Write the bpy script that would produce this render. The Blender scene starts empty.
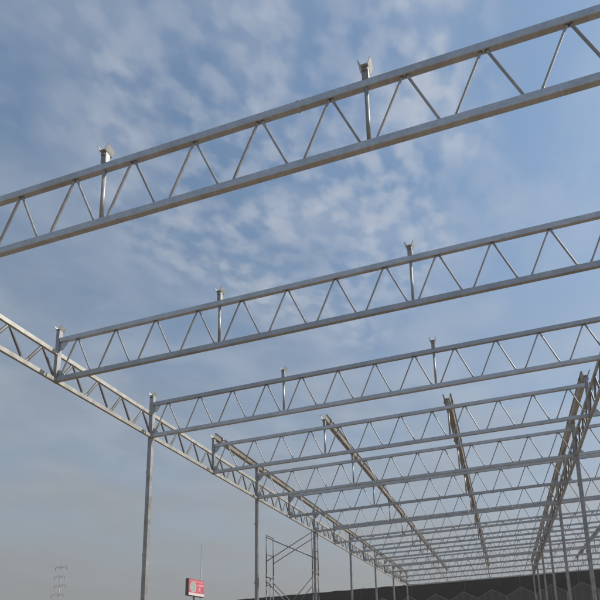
import bpy, bmesh, math, random
from mathutils import Vector, Matrix
random.seed(7)
S = bpy.context.scene
C = S.collection
ZB = 7.6                      # underside level of the roof trusses above the ground
SP = 2.178                    # spacing of the roof trusses
G = 3.2                       # spacing of the gutters
TH = 0.758                    # truss depth, chord centre to chord centre
GH = 0.515                    # depth of the longitudinal girders
HS = 0.955                    # height of the gutter saddles above the bottom chord
NT = 15                       # number of trusses
W = 3 * G

# ------------------------------------------------------------------ materials
def new_mat(name):
    m = bpy.data.materials.new(name); m.use_nodes = True
    return m, m.node_tree.nodes, m.node_tree.links, m.node_tree.nodes['Principled BSDF']

def metal(name, col, metallic=0.55, rough=0.5, stain=(0.20, 0.13, 0.08), stain_amt=0.35, sc=9.0, var=0.3):
    """weathered galvanised steel: zinc mottling, streaks and rusty dirt"""
    m, n, l, b = new_mat(name)
    tc = n.new('ShaderNodeTexCoord'); oi = n.new('ShaderNodeObjectInfo')
    ad = n.new('ShaderNodeVectorMath'); ad.operation = 'ADD'
    mu = n.new('ShaderNodeMath'); mu.operation = 'MULTIPLY'; mu.inputs[1].default_value = 37.0
    l.new(oi.outputs['Random'], mu.inputs[0])
    l.new(tc.outputs['Object'], ad.inputs[0]); l.new(mu.outputs[0], ad.inputs[1])
    n1 = n.new('ShaderNodeTexNoise'); n1.inputs['Scale'].default_value = sc; n1.inputs['Detail'].default_value = 6
    n2 = n.new('ShaderNodeTexNoise'); n2.inputs['Scale'].default_value = sc * 0.35; n2.inputs['Detail'].default_value = 8
    n3 = n.new('ShaderNodeTexVoronoi'); n3.inputs['Scale'].default_value = sc * 6
    for t in (n1, n2, n3): l.new(ad.outputs[0], t.inputs['Vector'])
    r1 = n.new('ShaderNodeValToRGB')
    d = tuple(c * (1 - var) for c in col); h = tuple(min(1, c * (1 + var * .6)) for c in col)
    r1.color_ramp.elements[0].position = 0.3; r1.color_ramp.elements[0].color = (*d, 1)
    r1.color_ramp.elements[1].position = 0.72; r1.color_ramp.elements[1].color = (*h, 1)
    l.new(n1.outputs['Fac'], r1.inputs['Fac'])
    sp = n.new('ShaderNodeMixRGB'); sp.blend_type = 'MULTIPLY'; sp.inputs['Fac'].default_value = 0.18
    l.new(r1.outputs['Color'], sp.inputs['Color1']); bw = n.new('ShaderNodeRGBToBW'); l.new(n3.outputs['Color'], bw.inputs['Color']); l.new(bw.outputs['Val'], sp.inputs['Color2'])
    r2 = n.new('ShaderNodeValToRGB')
    r2.color_ramp.elements[0].position = 0.50; r2.color_ramp.elements[0].color = (0, 0, 0, 1)
    r2.color_ramp.elements[1].position = 0.74; r2.color_ramp.elements[1].color = (stain_amt,) * 3 + (1,)
    l.new(n2.outputs['Fac'], r2.inputs['Fac'])
    mx = n.new('ShaderNodeMixRGB'); mx.inputs['Color2'].default_value = (*stain, 1)
    l.new(r2.outputs['Color'], mx.inputs['Fac']); l.new(sp.outputs['Color'], mx.inputs['Color1'])
    # each piece of steel is a little lighter or darker than the next
    hv = n.new('ShaderNodeHueSaturation')
    mr = n.new('ShaderNodeMapRange'); mr.inputs['To Min'].default_value = 0.86; mr.inputs['To Max'].default_value = 1.12
    l.new(oi.outputs['Random'], mr.inputs['Value']); l.new(mr.outputs['Result'], hv.inputs['Value'])
    l.new(mx.outputs['Color'], hv.inputs['Color'])
    l.new(hv.outputs['Color'], b.inputs['Base Color'])
    b.inputs['Metallic'].default_value = metallic
    rr = n.new('ShaderNodeMapRange'); rr.inputs['To Min'].default_value = rough - .12; rr.inputs['To Max'].default_value = rough + .18
    l.new(n1.outputs['Fac'], rr.inputs['Value']); l.new(rr.outputs['Result'], b.inputs['Roughness'])
    bp = n.new('ShaderNodeBump'); bp.inputs['Strength'].default_value = 0.12; bp.inputs['Distance'].default_value = 0.004
    l.new(n1.outputs['Fac'], bp.inputs['Height']); l.new(bp.outputs['Normal'], b.inputs['Normal'])
    return m

def plain(name, col, rough=0.6, metallic=0.0, var=0.15, sc=3.0):
    m, n, l, b = new_mat(name)
    tc = n.new('ShaderNodeTexCoord')
    t = n.new('ShaderNodeTexNoise'); t.inputs['Scale'].default_value = sc; t.inputs['Detail'].default_value = 8
    l.new(tc.outputs['Object'], t.inputs['Vector'])
    r = n.new('ShaderNodeValToRGB')
    r.color_ramp.elements[0].position = .3; r.color_ramp.elements[0].color = (*[c * (1 - var) for c in col], 1)
    r.color_ramp.elements[1].position = .7; r.color_ramp.elements[1].color = (*[c * (1 + var) for c in col], 1)
    l.new(t.outputs['Fac'], r.inputs['Fac']); l.new(r.outputs['Color'], b.inputs['Base Color'])
    b.inputs['Roughness'].default_value = rough; b.inputs['Metallic'].default_value = metallic
    return m

GALV = metal('galvanised_chord', (0.58, 0.61, 0.64), 0.7, 0.46, stain_amt=.22, sc=5, var=.14)
TUBE = metal('galvanised_tube', (0.42, 0.42, 0.415), 0.4, 0.42, stain_amt=0.2, var=.2)
GIRD = metal('galvanised_girder', (0.54, 0.53, 0.49), 0.3, 0.55, stain_amt=0.3)
WELD = metal('burnt_weld', (0.16, 0.135, 0.115), 0.2, 0.7, stain=(.12, .06, .035), stain_amt=.6, sc=20)
WEB = metal('galvanised_web', (0.20, 0.20, 0.20), 0.25, 0.5, stain_amt=0.2, var=.2)
COLM = metal('galvanised_column', (0.40, 0.41, 0.42), 0.45, 0.5, stain_amt=0.3, sc=5)
SADD = metal('galvanised_saddle', (0.60, 0.60, 0.58), 0.3, 0.5, stain_amt=0.2)
GUTT = metal('gutter_sheet', (0.50, 0.48, 0.44), 0.35, 0.5, stain=(0.16, 0.12, 0.07), stain_amt=0.5, sc=4)
SCAF = metal('scaffold_tube_steel', (0.26, 0.27, 0.28), 0.4, 0.55, stain=(0.15, 0.07, 0.04), stain_amt=0.5)
POLE = plain('grey_pole_steel', (0.30, 0.31, 0.32), .5, .3)
CONC = plain('footing_concrete', (0.36, 0.34, 0.31), .9)
NET = plain('black_shade_net', (0.010, 0.010, 0.011), .9, 0, .5, 1.2)
GLASSM = plain('dull_greenhouse_panes', (0.035, 0.037, 0.035), .45, 0, .45, .8)
ALU = plain('weathered_glazing_bar', (0.13, 0.13, 0.125), .55, .3)
POSTM = plain('pale_gable_post', (0.22, 0.22, 0.215), .6, .2)
PINK = plain('pink_sign_sheet', (0.66, 0.12, 0.19), .6, 0, .16, 1.2)
PALE = plain('pale_pink_lettering', (0.78, 0.45, 0.44), .55, 0, .08)
CREAM = plain('cream_lettering', (0.82, 0.42, 0.36), .55, 0, .08)
GREEN = plain('grey_green_print', (0.33, 0.50, 0.42), .55, 0, .2, 1.5)
WHITE = plain('white_band', (0.82, 0.72, 0.70), .55, 0, .05)
DARKM = plain('dark_sign_casing', (0.035, 0.022, 0.025), .6)
INSU = plain('insulator_brown', (0.10, 0.06, 0.05), .3)

# ------------------------------------------------------------------ mesh helpers
def box(bm, x0, x1, y0, y1, z0, z1, bev=0.0):
    t = bmesh.new()
    bmesh.ops.create_cube(t, size=1.0)
    for v in t.verts:
        v.co = Vector(((x0 + x1) / 2 + v.co.x * (x1 - x0), (y0 + y1) / 2 + v.co.y * (y1 - y0), (z0 + z1) / 2 + v.co.z * (z1 - z0)))
    if bev > 0:
        bmesh.ops.bevel(t, geom=t.edges[:], offset=bev, segments=2, affect='EDGES', profile=.5)
    me = bpy.data.meshes.new('tmp'); t.to_mesh(me); t.free()
    bm.from_mesh(me); bpy.data.meshes.remove(me)

def tube(bm, a, b, r, n=10, r1=None, flat=None):
    """round tube from a to b; flat=(nx,ny,nz): both ends crimped flat along that normal"""
    a = Vector(a); b = Vector(b); d = (b - a); L = d.length; d.normalize()
    if flat is not None: u = Vector(flat).normalized()
    else:
        u = Vector((1, 0, 0)) if abs(d.x) < .9 else Vector((0, 1, 0))
        u = (u - d * u.dot(d)).normalized()
    w = d.cross(u).normalized()
    if r1 is None: r1 = r
    if flat is not None: st = [(0, .95, 1.75), (.022, .8, 1.5), (.045, .42, 1.25), (.12, 1, 1), (.5, 1, 1), (.88, 1, 1), (.955, .42, 1.25), (.978, .8, 1.5), (1, .95, 1.75)]
    else: st = [(0, 1, 1), (1, 1, 1)]
    rings = []
    for t, fu, fw in st:
        rr = r + (r1 - r) * t; ring = []
        for k in range(n):
            an = 2 * math.pi * k / n
            ring.append(bm.verts.new(a + d * (L * t) + u * (math.cos(an) * rr * fu) + w * (math.sin(an) * rr * fw)))
        rings.append(ring)
    for p, q in zip(rings, rings[1:]):
        for k in range(n):
            f = bm.faces.new((p[k], p[(k + 1) % n], q[(k + 1) % n], q[k])); f.smooth = True
    if flat is not None:                     # burnt zinc and weld bead round each crimped end
        for f_ in bm.faces:
            if any(v in rings[0] or v in rings[-1] for v in f_.verts): f_.material_index = 1
    bm.faces.new(list(reversed(rings[0]))); bm.faces.new(rings[-1])

def prism(bm, pts, axis, t0, t1):
    """extrude a closed outline; axis 'x' -> pts are (y,z), 'y' -> pts are (x,z)"""
    def P(p, t): return (t, p[0], p[1]) if axis == 'x' else (p[0], t, p[1])
    a = [bm.verts.new(P(p, t0)) for p in pts]; b = [bm.verts.new(P(p, t1)) for p in pts]
    n = len(pts)
    bm.faces.new(a); bm.faces.new(list(reversed(b)))
    for k in range(n): bm.faces.new((a[k], b[k], b[(k + 1) % n], a[(k + 1) % n]))

def mesh(name, fn):
    bm = bmesh.new(); fn(bm)
    bmesh.ops.recalc_face_normals(bm, faces=bm.faces[:])
    me = bpy.data.meshes.new(name); bm.to_mesh(me); bm.free()
    return me

def part(name, me, mat, parent, loc=(0, 0, 0), rot=None):
    if len(me.materials) == 0:
        me.materials.append(mat)
        if name in ('diagonal', 'web'): me.materials.append(WELD)
    o = bpy.data.objects.new(name, me); C.objects.link(o)
    o.parent = parent; o.location = loc
    if rot: o.rotation_euler = rot
    return o

def thing(name, label, cat, loc, group=None):
    o = bpy.data.objects.new(name, None); C.objects.link(o)
    o.empty_display_size = .2
    o.location = loc; o['label'] = label; o['category'] = cat
    if group: o['group'] = group
    return o

def solo(name, me, mat, loc, kind=None, label=None, cat=None):
    o = part(name, me, mat, None, loc)
    if kind: o['kind'] = kind
    if label: o['label'] = label; o['category'] = cat
    return o

# ------------------------------------------------------------------ shared steel pieces
CH, CD = 0.090, 0.052         # chord height and depth
def chord_mesh(L):
    def f(bm):
        box(bm, 0, L, -CD / 2, CD / 2, -CH / 2, CH / 2, .008)
    return mesh('chord', f)
def saddle_fn(bm):
    # flat seat with two flared wings, pressed from plate; runs along the gutter
    o = [(-.040, 0), (.040, 0), (.072, .076), (.065, .079), (.036, .008), (-.036, .008), (-.065, .079), (-.072, .076)]
    prism(bm, o, 'y', -.05, .05)
SADDLE = mesh('saddle', saddle_fn)
def diag_mesh(sgn):
    # from the bottom node (0,0) up to the apex (sgn*.315, TH-CH)
    return mesh('diagonal', lambda bm: tube(bm, (0, 0, CH / 2 - .004), (sgn * 0.300, 0, TH - CH / 2 + .004), .0132, 12, flat=(0, 1, 0)))
DIAG_R, DIAG_L = diag_mesh(1), diag_mesh(-1)
def bolt_fn(bm):
    tube(bm, (0, 0, 0), (0, -.016, 0), .013, 6); tube(bm, (0, -.015, 0), (0, -.024, 0), .007, 8)
BOLT = mesh('bolt', bolt_fn)
STUB_TUBE = mesh('stub_tube', lambda bm: tube(bm, (0, 0, CH / 2 - .003), (0, 0, TH - CH / 2 + .003), .022, 16))
def stub_box_fn(bm):
    box(bm, -.036, .036, -.03, .03, TH + CH / 2 - .003, HS, .006)
    for q in (-1, 1): tube(bm, (q * .016, -.029, HS - .045), (q * .016, -.043, HS - .045), .011, 6)
STUB_BOX = mesh('stub_bracket', stub_box_fn)
END_POST = mesh('end_post', lambda bm: box(bm, -.036, .036, -.036, .036, -CH / 2 - .01, HS, .007))
def gus_fn(sz, t):
    def f(bm):
        prism(bm, [(0, 0), (sz, 0), (sz, -sz * .25), (sz * .35, -sz), (0, -sz)], 'y', -t, t)
    return f
GUSSET = mesh('gusset_plate', gus_fn(.15, .006))
GUSSET_LOW = mesh('gusset_plate', lambda bm: prism(bm, [(0, 0), (.14, 0), (.14, .03), (.05, .13), (0, .13)], 'y', -.006, .006))
SPLICE = mesh('splice_sleeve', lambda bm: box(bm, -.018, .018, -CD / 2 - .0013, CD / 2 + .0013, -CH / 2 - .0013, CH / 2 + .0013, .001))
CHORDS = {}

ORD = ['nearest', 'second', 'third', 'fourth', 'fifth', 'sixth', 'seventh', 'eighth', 'ninth', 'tenth', 'eleventh', 'twelfth', 'thirteenth', 'fourteenth', 'farthest']

def roof_truss(i, bay):
    left = bay == 'left'
    x0 = 0.0 if left else W
    col_here = (i % 2 == 1)
    a = 0.048 if (col_here or not left) else 0.034
    b = W - (0.048 if (col_here or not left) else 0.034)
    o_ = ORD[i - 1]
    if left:
        extra = {1: 'grey steel lattice truss crossing highest overhead, nearest of all the roof trusses',
                 2: 'second nearest lattice roof truss, ending at a short post on the bare left girder',
                 3: 'lattice roof truss third from the nearest, three bare saddles, no gutters on it',
                 4: 'lattice roof truss fourth from the nearest, where the gutter runs begin'}
        lab = extra.get(i, f'grey lattice roof truss under the gutters, {o_} from the front of the left bay' if i < NT else 'farthest grey lattice roof truss of the left bay, at the far gutter ends')
    else:
        lab = f'grey lattice roof truss right of the inner columns, {o_} row from the front' if i < NT else 'farthest grey lattice roof truss right of the inner columns'
    t = thing('roof_truss', lab, 'roof truss', (x0, i * SP, ZB), 'lattice roof trusses')
    t.location.z += random.uniform(-.006, .006); t.rotation_euler = (0, random.uniform(-.0012, .0012), random.uniform(-.002, .002))
    key = round(b - a, 3)
    if key not in CHORDS: CHORDS[key] = (chord_mesh(key), chord_mesh(key))
    part('top_chord', CHORDS[key][0], GALV, t, (a, 0, TH))
    part('bottom_chord', CHORDS[key][1], GALV, t, (a, 0, 0))
    for sx in ((2 * G - .75) if i % 2 else (G + 1.1),):
        part('splice_sleeve', SPLICE, GALV, t, (sx, 0, TH))
    p = G / 4
    for k in range(12):
        part('diagonal', DIAG_R, TUBE, t, (k * p + .080 + random.uniform(-.012, .012), 0, 0))
        part('diagonal', DIAG_L, TUBE, t, ((k + 1) * p - .080 + random.uniform(-.012, .012), 0, 0))
    for m in (1, 2):
        st = part('stub_post', STUB_TUBE, TUBE, t, (m * G, 0, 0))
        br = part('bracket', STUB_BOX, COLM, st)
        part('saddle', SADDLE, SADD, st, (0, 0, HS))
    part('gusset_plate', GUSSET, GALV, t, (a, 0, TH - CH / 2))
    part('gusset_plate', GUSSET_LOW, GALV, t, (a, 0, CH / 2))
    if left and not col_here:
        for x in ((0, W) if i >= 4 else (0, W)):
            ep = part('end_post', END_POST, COLM, t, (x, 0, 0))
            part('saddle', SADDLE, SADD, ep, (0, 0, HS))
    return t

for i in range(1, NT + 1): roof_truss(i, 'left')
for i in range(4, NT + 1): roof_truss(i, 'right')

# ------------------------------------------------------------------ columns
COLUMN = mesh('shaft', lambda bm: box(bm, -.05, .05, -.04, .04, .03, ZB + HS, .009))
BASE = mesh('base_plate', lambda bm: box(bm, -.13, .13, -.12, .12, .012, .03, .003))
FOOT = mesh('footing', lambda bm: box(bm, -.22, .22, -.22, .22, -.4, .012, .015))
CLEAT = mesh('cleat', lambda bm: box(bm, -.072, -.049, -.025, .025, -.035, .035, .004))
def column(x, i, lab):
    t = thing('steel_post', lab, 'column', (x, i * SP, 0), 'steel columns')
    part('shaft', COLUMN, COLM, t)
    part('base_plate', BASE, COLM, t); part('footing', FOOT, CONC, t)
    part('saddle', SADDLE, SADD, t, (0, 0, ZB + HS))
    for q in (-1, 1): part('bolt', BOLT, SCAF, t, (q * .018, -.038, ZB + HS - .05))
    for z in (1.2, 3.05, 4.9, 6.75): part('cleat', CLEAT, COLM, t, (0, 0, z))
ordn = ['first', 'second', 'third', 'fourth', 'fifth', 'sixth', 'seventh']
for k, i in enumerate(range(3, NT + 1, 2)):
    lab = {0: 'tall grey steel column nearest on the left, without any gutter on top',
           1: 'grey steel column left of the scaffold, under the left girder',
           2: 'grey steel column beside the right end of the scaffold'}.get(k, f'grey steel column of the left row, {ordn[k]} from the front')
    if i == NT: lab = 'farthest grey steel column of the left row, at the girder end'
    column(0, i, lab)
for k, i in enumerate(range(5, NT + 1, 2)):
    lab = 'thickest and nearest grey steel column of the right row' if k == 0 else f'grey steel column of the right row, {ordn[k]} from the front'
    if i == NT: lab = 'farthest thin grey steel column of the right row'
    column(W, i, lab)

# ------------------------------------------------------------------ longitudinal girders
GC, GD = .082, .05
def gchord(L): return mesh('chord', lambda bm: box(bm, -GD / 2, GD / 2, 0, L, -GC / 2, GC / 2, .007))
GL = 2 * SP - .084
GTOP, GBOT = gchord(GL), gchord(GL)
def gweb(sgn):
    return mesh('web', lambda bm: tube(bm, (0, 0, GC / 2 - .004), (0, sgn * .232, GH - GC / 2 + .004), .021, 10, flat=(1, 0, 0)))
GW_R, GW_L = gweb(1), gweb(-1)
def girder(x, i, lab):
    t = thing('eave_girder' if x < 1 else 'valley_girder', lab, 'girder', (x, i * SP + .042, ZB - .012), 'longitudinal lattice girders')
    part('top_chord', GTOP, GIRD, t, (0, 0, GH)); part('bottom_chord', GBOT, GIRD, t)
    p = SP / 4
    for k in range(8):
        part('web', GW_R, WEB, t, (0, k * p - .042 + .035 + random.uniform(-.008, .008), 0))
        part('web', GW_L, WEB, t, (0, (k + 1) * p - .042 - .035 + random.uniform(-.008, .008), 0))
for k, i in enumerate(range(1, NT, 2)):
    lab = {0: 'pale lattice girder nearest at the left, running out of sight to the left',
           1: 'pale lattice girder between the two nearest left columns',
           2: 'pale lattice girder in front of the scaffold, third of the left line'}.get(k, f'lattice girder of the left line, {ordn[k] if k < 7 else ""} from the front')
    if i + 2 == NT: lab = 'farthest lattice girder of the left line, beside the last left columns'
    girder(0, i, lab)
for k, i in enumerate(range(3, NT, 2)):
    lab = 'nearest shaded lattice girder of the right line, crossing the right margin' if k == 0 else f'shaded lattice girder of the right line, {ordn[k]} from the front'
    if i + 2 == NT: lab = 'farthest shaded lattice girder of the right line'
    girder(W, i, lab)

# ------------------------------------------------------------------ gutters
def gutter_mesh(L):
    def f(bm):
        w = .004
        o = [(-.056, 0), (.056, 0), (.082, .115), (.105, .118), (.105, .124), (.077, .121), (.052, .006), (-.052, .006), (-.077, .121), (-.105, .124), (-.105, .118), (-.082, .115)]
        prism(bm, o, 'y', 0, L)
    return mesh('trough', f)
GUT = gutter_mesh((NT - 4) * SP + .12)
STRAP = mesh('joint_strap', lambda bm: prism(bm, [(-.060, -.006), (.060, -.006), (.088, .108), (.112, .110), (.112, .116), (.083, .116), (.056, -.001), (-.056, -.001), (-.083, .116), (-.112, .116), (-.112, .110), (-.088, .108)], 'y', -.035, .035))
LUG = mesh('lug', lambda bm: box(bm, -.02, .02, -.03, .03, -.05, .0, .004))
def outlet_fn(bm):
    tube(bm, (0, 0, 0), (0, 0, -.07), .024, 12); tube(bm, (0, 0, -.06), (.05, .05, -.13), .022, 12)
OUTLET = mesh('outlet_pipe', outlet_fn)
for k, lab in enumerate(['sheet metal gutter above the left girder, with a short outlet pipe', 'sheet metal gutter above the middle of the bay, second from the left',
                         'sheet metal gutter seen from straight below, third from the left', 'dark gutter above the right row of columns', 'gutter right of the right column row, only its far end in view']):
    t = thing('roof_gutter', lab, 'gutter', (k * G, 4 * SP - .06, ZB + HS + .009), 'roof gutters')
    part('trough', GUT, GUTT, t)
    for j in range(NT - 4 + 1):
        part('joint_strap', STRAP, GUTT, t, (0, .06 + j * SP + .26, 0))
        for q in (-1, 1): part('lug', LUG, GUTT, t, (q * .1, .06 + j * SP + .26, .112))
    if k == 0: part('outlet_pipe', OUTLET, GUTT, t, (0, .85, 0))

# ------------------------------------------------------------------ scaffold tower
sx0, sx1, sy0, sy1 = -1.8, .16, 14.62, 15.17
sc = thing('scaffold_tower', 'dark steel scaffold tower with crossed braces beside the left columns', 'scaffold', ((sx0 + sx1) / 2, (sy0 + sy1) / 2, 0))
lifts = [(-1.75, -.09), (-4.45, -1.79), (-7.55, -4.49)]
R0 = .021
for li, (z0, z1) in enumerate(lifts):
    for x in (sx0, sx1):
        def f(bm):
            for y in (sy0, sy1):
                tube(bm, (0, y, z0), (0, y, z1), R0, 10)
                if li > 0: tube(bm, (0, y, z1 - .06), (0, y, z1 + .10), R0 + .006, 10)      # coupling pin
            tube(bm, (0, sy0, z1 - .03), (0, sy1, z1 - .03), R0, 8)
            zm = z0 + .85 if li == 0 else z0 + (z1 - z0) * .55
            tube(bm, (0, sy0, zm), (0, sy1, zm), R0 * .9, 8)
            if li > 0:
                ym = (sy0 + sy1) / 2 + .02
                tube(bm, (0, ym, z0), (0, ym, z1 - .04), R0 * .9, 8)
                for zz in (.35, .7): tube(bm, (0, ym, z0 + (z1 - z0) * zz), (0, sy1, z0 + (z1 - z0) * zz), R0 * .8, 8)
                tube(bm, (0, sy0, z1 - .38), (0, ym, z1 - .3), R0 * .8, 8)
        part('end_frame', mesh('end_frame', f), SCAF, sc, (x - (sx0 + sx1) / 2, -(sy0 + sy1) / 2, ZB))
    zb, zt = (z0 + .55, z1 - .12) if li == 0 else (z0 + .4, z1 - .2)
    for y, off in ((sy0, -.02), (sy1, -.02)):
        for a, b in ((zb, zt), (zt, zb)):
            o2 = off * (1 if a < b else 1.9)
            part('cross_brace', mesh('cross_brace', lambda bm: tube(bm, (sx0, y + o2, a), (sx1, y + o2, b), .017, 8)), SCAF, sc, (-(sx0 + sx1) / 2, -(sy0 + sy1) / 2, ZB))

# ------------------------------------------------------------------ dark greenhouse at the far end
gx0, gx1, gy = -28.92, 31.5, 49.3
gh = thing('greenhouse', 'dark older greenhouse at the far end with a row of gables under black netting', 'greenhouse', (0, gy, 0))
def net_fn(bm):
    # netting hung on wires: slightly sagging top edge and gentle folds
    nx = 200; xs = [-34 + 70 * k / nx for k in range(nx + 1)]
    top = [ZB + 2.86 - .07 * math.sin(math.pi * ((x - 6.07) / 3.18 % 1)) + random.uniform(-.012, .012) for x in xs]
    fr = [2.05 + .05 * math.sin(x * 2.1) + random.uniform(-.03, .03) for x in xs]
    A = [[bm.verts.new((x, f if z > .3 else 2.05, z * (t if z == 1 else ZB + 2.8))) for x, t, f in zip(xs, top, fr)] for z in (0, .45, .75, 1)]
    B = [bm.verts.new((x, 2.6, t)) for x, t in zip(xs, top)]
    for r, q in zip(A, A[1:]):
        for k in range(nx): bm.faces.new((r[k], r[k + 1], q[k + 1], q[k]))
    for k in range(nx): bm.faces.new((A[3][k], A[3][k + 1], B[k + 1], B[k]))
    Bb = [bm.verts.new((x, 2.6, 0)) for x in xs]
    for k in range(nx): bm.faces.new((B[k], B[k + 1], Bb[k + 1], Bb[k]))
part('shade_net', mesh('shade_net', net_fn), NET, gh)
def netpost(bm): tube(bm, (0, 0, 0), (0, 0, ZB + 2.8), .04, 8)
NETPOST = mesh('net_post', netpost)
PITCH, PK, VL = 3.18, ZB + 1.17, ZB + .33
hw = PITCH / 2
def gable_fn(bm):
    prism(bm, [(-hw + .02, 0), (hw - .02, 0), (hw - .02, VL), (0, PK), (-hw + .02, VL)], 'y', 0, 1.9)
def rafters_fn(bm):
    for s in (-1, 1):
        prism(bm, [(s * hw, VL + .02), (0, PK + .05), (0, PK - .08), (s * hw, VL - .1)], 'y', -.05, 1.0)
def bars_fn(bm):
    for x in (-.8, 0, .8):
        zt = PK - abs(x) / hw * (PK - VL) - .08
        box(bm, x - .025, x + .025, -.03, .03, 0, zt)
    box(bm, -hw + .1, hw - .1, -.02, .02, 5.0, 5.07)
def gpost_fn(bm): box(bm, -.07, .07, -.12, .05, 0, VL - .12, .01)
GAB, RAF, BAR, GPO = mesh('gable_pane', gable_fn), mesh('rafter', rafters_fn), mesh('glazing_bar', bars_fn), mesh('gable_post', gpost_fn)
for k in range(-11, 9):
    x = 6.07 + PITCH * k
    g = part('gable_pane', GAB, GLASSM, gh, (x, 0, 0))
    part('rafter', RAF, ALU, g); part('glazing_bar', BAR, ALU, g)
    part('gable_post', GPO, POSTM, gh, (x + hw, 0, 0))
    if k % 2: part('net_post', NETPOST, NET, gh, (x, 1.965, 0))

# ------------------------------------------------------------------ billboard
sg = thing('billboard', 'small pink billboard with a pale green figure on a dark pole', 'billboard', (-41.3, 62, 0))
sz0, sz1 = ZB + 5.48, ZB + 8.22
part('casing', mesh('casing', lambda bm: box(bm, -.28, .24, -1.98, 1.86, sz0, sz1, .02)), DARKM, sg)
fx = .24
face = part('face_panel', mesh('face_panel', lambda bm: box(bm, fx + .001, fx + .03, -1.9, 1.82, sz0 + .07, sz1 - .05)), PINK, sg)
part('white_band', mesh('white_band', lambda bm: box(bm, fx + .031, fx + .036, -1.9, 1.82, sz0 + .08, sz0 + .5)), WHITE, face)
def oval(bm):
    o = []
    for k in range(24):
        a = 2 * math.pi * k / 24
        o.append((-.95 + .60 * math.cos(a) * (1 - .18 * math.sin(a)), sz0 + 1.45 + .72 * math.sin(a)))
    prism(bm, o, 'x', fx + .031, fx + .037)
part('green_figure', mesh('green_figure', oval), GREEN, face)
def halo(bm):
    o = []
    for k in range(24):
        a = 2 * math.pi * k / 24
        o.append((-.88 + .76 * math.cos(a), sz0 + 1.42 + .86 * math.sin(a)))
    prism(bm, o, 'x', fx + .0305, fx + .034)
part('pale_disc', mesh('pale_disc', halo), PALE, face)
def bands(bm):
    box(bm, fx + .031, fx + .036, -1.4, 1.6, sz1 - .42, sz1 - .30)
    box(bm, fx + .031, fx + .036, .15, 1.7, sz1 - 1.02, sz1 - .78)
part('pale_stripe', mesh('pale_stripe', bands), CREAM, face)
def blob(bm):
    box(bm, fx + .031, fx + .036, .55, .85, sz0 + .75, sz0 + 1.5); box(bm, fx + .031, fx + .036, .35, 1.05, sz0 + .72, sz0 + .86)
part('cream_mark', mesh('cream_mark', blob), CREAM, face)
part('pole', mesh('pole', lambda bm: tube(bm, (0, -.3, 0), (0, -.3, sz0 + .01), .16, 14)), DARKM, sg)

# slim mast behind the billboard
mt = thing('light_mast', 'slim pale mast standing up behind the pink billboard', 'mast', (-50.1, 75, 0))
part('shaft', mesh('shaft', lambda bm: tube(bm, (0, 0, 0), (0, 0, ZB + 17.2), .14, 12, .07)), POLE, mt)
part('tip_rod', mesh('tip_rod', lambda bm: tube(bm, (0, 0, ZB + 17.19), (0, 0, ZB + 18.2), .035, 8)), POLE, mt)
part('base_flange', mesh('base_flange', lambda bm: tube(bm, (0, 0, 0), (0, 0, .06), .3, 14)), POLE, mt)

# ------------------------------------------------------------------ power pylon far off at the left
py = thing('power_pylon', 'faint slender power pylon with four pairs of cross arms in the haze', 'pylon', (-209, 180, 0))
part('shaft', mesh('shaft', lambda bm: tube(bm, (0, 0, 0), (0, 0, ZB + 50), .48, 12, .17)), POLE, py)
for z, a, b in ((45.8, 3.3, 3.6), (41.0, 3.6, 2.6), (36.4, 3.2, 3.9), (31.9, 4.6, 2.6)):
    def f(bm):
        for s, L in ((-1, a), (1, b)):
            tube(bm, (0, 0, z + ZB), (s * L, 0, z + ZB + .35), .15, 8, .07)
            tube(bm, (0, 0, z + ZB + .9), (s * L, 0, z + ZB + .38), .07, 8, .05)
    ar = part('cross_arm', mesh('cross_arm', f), POLE, py)
    for s, L in ((-1, a), (1, b)):
        def g2(bm):
            for q in range(6): tube(bm, (s * L, 0, z + ZB + .2 - q * .22), (s * L, 0, z + ZB + .08 - q * .22), .13, 8, .17)
            tube(bm, (s * L, 0, z + ZB + .3), (s * L, 0, z + ZB - 1.2), .06, 8)
        part('insulator', mesh('insulator', g2), INSU, ar)

# ------------------------------------------------------------------ ground
def ground_mat():
    m, n, l, b = new_mat('bare_tan_soil')
    tc = n.new('ShaderNodeTexCoord')
    a = n.new('ShaderNodeTexNoise'); a.inputs['Scale'].default_value = .12; a.inputs['Detail'].default_value = 10
    c = n.new('ShaderNodeTexNoise'); c.inputs['Scale'].default_value = 2.5; c.inputs['Detail'].default_value = 10
    l.new(tc.outputs['Object'], a.inputs['Vector']); l.new(tc.outputs['Object'], c.inputs['Vector'])
    mx = n.new('ShaderNodeMath'); mx.operation = 'ADD'; mm = n.new('ShaderNodeMath'); mm.operation = 'MULTIPLY'; mm.inputs[1].default_value = .5
    l.new(a.outputs['Fac'], mx.inputs[0]); l.new(c.outputs['Fac'], mx.inputs[1]); l.new(mx.outputs[0], mm.inputs[0])
    r = n.new('ShaderNodeValToRGB')
    r.color_ramp.elements[0].position = .35; r.color_ramp.elements[0].color = (.11, .078, .052, 1)
    r.color_ramp.elements[1].position = .65; r.color_ramp.elements[1].color = (.24, .178, .12, 1)
    l.new(mm.outputs[0], r.inputs['Fac']); l.new(r.outputs['Color'], b.inputs['Base Color'])
    b.inputs['Roughness'].default_value = .95
    bp = n.new('ShaderNodeBump'); bp.inputs['Strength'].default_value = .6; l.new(c.outputs['Fac'], bp.inputs['Height']); l.new(bp.outputs['Normal'], b.inputs['Normal'])
    return m
def gfn(bm):
    n = 40; h = 700
    V = [[bm.verts.new((-h + 2 * h * i / n, -h + 2 * h * j / n, 0)) for j in range(n + 1)] for i in range(n + 1)]
    for i in range(n):
        for j in range(n): bm.faces.new((V[i][j], V[i + 1][j], V[i + 1][j + 1], V[i][j + 1]))
solo('ground', mesh('ground', gfn), ground_mat(), (0, 0, 0), 'structure')

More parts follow.
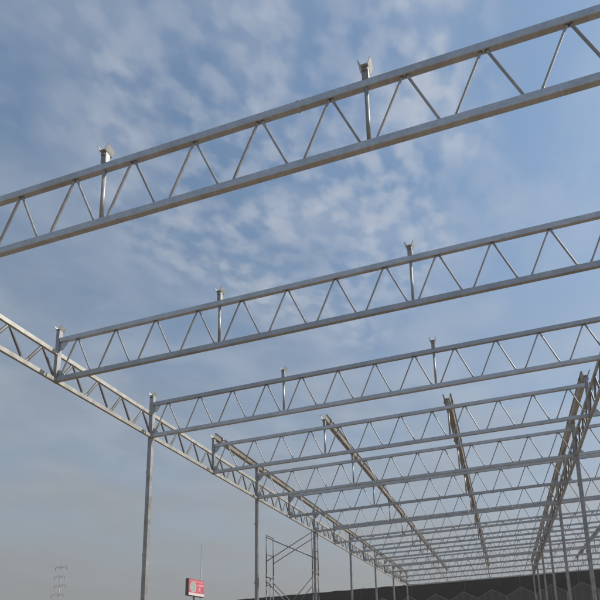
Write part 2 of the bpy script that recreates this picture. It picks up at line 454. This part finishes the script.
# ------------------------------------------------------------------ haze
HZ = 0.0018
hm = bpy.data.materials.new('haze_air'); hm.use_nodes = True
n = hm.node_tree.nodes; n.clear()
out = n.new('ShaderNodeOutputMaterial'); pv = n.new('ShaderNodeVolumePrincipled')
pv.inputs['Color'].default_value = (.53, .52, .50, 1); pv.inputs['Density'].default_value = HZ; pv.inputs['Anisotropy'].default_value = .2
hm.node_tree.links.new(pv.outputs['Volume'], out.inputs['Volume'])
solo('haze', mesh('haze', lambda bm: box(bm, -720, 720, -720, 720, -1.4, 62)), hm, (0, 0, 0), 'stuff')

# ------------------------------------------------------------------ sky and sun
EL, AZ = 48.0, 68.0           # elevation, azimuth from +Y towards +X
w = bpy.data.worlds.new('World'); S.world = w; w.use_nodes = True
n = w.node_tree.nodes; l = w.node_tree.links
bg = n['Background']; bg.inputs['Strength'].default_value = 0.15
sky = n.new('ShaderNodeTexSky'); sky.sky_type = 'NISHITA'; sky.sun_disc = False
sky.sun_elevation = math.radians(EL); sky.sun_rotation = math.radians(AZ)
sky.air_density = 1.0; sky.dust_density = 0.6; sky.ozone_density = 0.9
tc = n.new('ShaderNodeTexCoord'); sep = n.new('ShaderNodeSeparateXYZ'); l.new(tc.outputs['Generated'], sep.inputs[0])
def math_(op, a, b=None, clamp=False):
    m = n.new('ShaderNodeMath'); m.operation = op; m.use_clamp = clamp
    for k, v in enumerate((a, b)):
        if v is None: continue
        if hasattr(v, 'default_value'): l.new(v, m.inputs[k])
        else: m.inputs[k].default_value = v
    return m.outputs[0]
zz = math_('MAXIMUM', math_('ADD', sep.outputs['Z'], 0.06), 0.02)
u = math_('DIVIDE', sep.outputs['X'], zz); v = math_('DIVIDE', sep.outputs['Y'], zz)
cb = n.new('ShaderNodeCombineXYZ')      # cloudlets a little narrower along one wind direction
l.new(math_('MULTIPLY', math_('ADD', math_('MULTIPLY', u, -.44), math_('MULTIPLY', v, .90)), 1.2), cb.inputs[0])
l.new(math_('ADD', math_('MULTIPLY', u, .90), math_('MULTIPLY', v, .44)), cb.inputs[1])
def noise(scale, detail, rough, dist=0.0, off=0.0):
    t = n.new('ShaderNodeTexNoise'); t.inputs['Scale'].default_value = scale; t.inputs['Detail'].default_value = detail
    t.inputs['Roughness'].default_value = rough; t.inputs['Distortion'].default_value = dist
    if off:
        a = n.new('ShaderNodeVectorMath'); a.operation = 'ADD'; a.inputs[1].default_value = (off, off * .7, 0)
        l.new(cb.outputs[0], a.inputs[0]); l.new(a.outputs[0], t.inputs['Vector'])
    else: l.new(cb.outputs[0], t.inputs['Vector'])
    return t.outputs['Fac']
def ramp(x, a, b):
    m = n.new('ShaderNodeMapRange'); m.interpolation_type = 'SMOOTHSTEP'
    m.inputs['From Min'].default_value = a; m.inputs['From Max'].default_value = b; l.new(x, m.inputs['Value'])
    return m.outputs['Result']
# a field of small high cloudlets
def dist2(cx, cy, rx, ry):
    a = math_('DIVIDE', math_('SUBTRACT', u, cx), rx); b = math_('DIVIDE', math_('SUBTRACT', v, cy), ry)
    return math_('ADD', math_('MULTIPLY', a, a), math_('MULTIPLY', b, b))
patch = math_('SUBTRACT', 1.0, ramp(math_('ADD', dist2(-.33, .66, .44, .50), math_('MULTIPLY', math_('SUBTRACT', noise(4, 3, .5, 0, 5), .5), 1.6)), .25, 1.25))
puff = ramp(noise(21, 3, .42, .05), .35, .66)
soft = ramp(noise(5.0, 3, .5, .1, 9), .34, .66)
fine = ramp(noise(34, 2, .5, 0, 3), .15, .85)
c1 = math_('MULTIPLY', math_('MULTIPLY', puff, math_('ADD', math_('MULTIPLY', fine, .25), .75)), math_('ADD', math_('MULTIPLY', soft, .62), .38))
c1 = math_('MULTIPLY', math_('MULTIPLY', c1, patch), .50)
film = math_('MULTIPLY', ramp(noise(3.6, 4, .5, .2, 21), .36, .70), .24)      # thin broad veil round the cloudlets
c1 = math_('ADD', c1, math_('MULTIPLY', film, ramp(sep.outputs['Z'], .15, .55)), True)
tint = n.new('ShaderNodeMixRGB'); tint.blend_type = 'MULTIPLY'; tint.inputs['Fac'].default_value = 1
l.new(sky.outputs['Color'], tint.inputs['Color1']); tint.inputs['Color2'].default_value = (.86, 1.0, .98, 1)
# thin grey smog that thickens towards the horizon, in uneven drifts
low = math_('SUBTRACT', 1.0, ramp(sep.outputs['Z'], .10, .86))
drift = ramp(noise(1.5, 4, .5, .3, 14), .30, .72)
hi = ramp(sep.outputs['Z'], .06, .40)          # the drifts merge into one even layer low down
even = math_('ADD', math_('MULTIPLY', math_('SUBTRACT', drift, .75), hi), .75)
veil = math_('MULTIPLY', low, math_('ADD', math_('MULTIPLY', even, .40), .62), True)
m1 = n.new('ShaderNodeMixRGB'); l.new(veil, m1.inputs['Fac']); l.new(tint.outputs['Color'], m1.inputs['Color1'])
# the smog is brighter towards the sun
dt = n.new('ShaderNodeVectorMath'); dt.operation = 'DOT_PRODUCT'; l.new(tc.outputs['Generated'], dt.inputs[0])
dt.inputs[1].default_value = (math.sin(math.radians(AZ)) * math.cos(math.radians(EL)), math.cos(math.radians(AZ)) * math.cos(math.radians(EL)), math.sin(math.radians(EL)))
glow = math_('ADD', math_('MULTIPLY', dt.outputs['Value'], .30), .90)
vm = n.new('ShaderNodeVectorMath'); vm.operation = 'SCALE'; vm.inputs[0].default_value = (2.38, 2.46, 2.55)
l.new(glow, vm.inputs['Scale']); l.new(vm.outputs[0], m1.inputs['Color2'])
mix = n.new('ShaderNodeMixRGB'); l.new(c1, mix.inputs['Fac']); l.new(m1.outputs['Color'], mix.inputs['Color1'])
mix.inputs['Color2'].default_value = (4.0, 4.15, 4.5, 1)
l.new(mix.outputs['Color'], bg.inputs['Color'])

sd = bpy.data.lights.new('sun', 'SUN'); sd.energy = 4.0; sd.angle = math.radians(.53); sd.color = (1, .93, .82)
so = bpy.data.objects.new('sun', sd); C.objects.link(so); so.location = (20, 0, 40)
az, el = math.radians(AZ), math.radians(EL)
to = Vector((math.sin(az) * math.cos(el), math.cos(az) * math.cos(el), math.sin(el)))
so.rotation_euler = to.to_track_quat('Z', 'Y').to_euler()

# ------------------------------------------------------------------ camera
cd = bpy.data.cameras.new('camera'); cam = bpy.data.objects.new('camera', cd); C.objects.link(cam)
yaw, pitch, roll = -0.201774, 0.172169, -0.0572386
cy, sy, cp, sp, cr, sr = math.cos(yaw), math.sin(yaw), math.cos(pitch), math.sin(pitch), math.cos(roll), math.sin(roll)
f = Vector((sy * cp, cy * cp, sp)); ri = Vector((cy, -sy, 0)); up = ri.cross(f)
r2 = ri * cr + up * sr; u2 = -ri * sr + up * cr
M = Matrix((r2, u2, -f)).transposed().to_4x4()
M.translation = Vector((7.30838, -1.41946, ZB - 5.00019))
cam.matrix_world = M
cd.sensor_fit = 'HORIZONTAL'; cd.sensor_width = 36; cd.lens = 449.935 / 600 * 36
cd.shift_x = -110.466 / 600; cd.shift_y = 271.949 / 600
cd.clip_start = .05; cd.clip_end = 5000
S.camera = cam

S.view_settings.view_transform = 'Standard'; S.view_settings.look = 'None'
S.view_settings.exposure = 0.1; S.view_settings.gamma = 1.0
S.view_settings.use_curve_mapping = False
S.cycles.max_bounces = 6; S.cycles.volume_bounces = 1
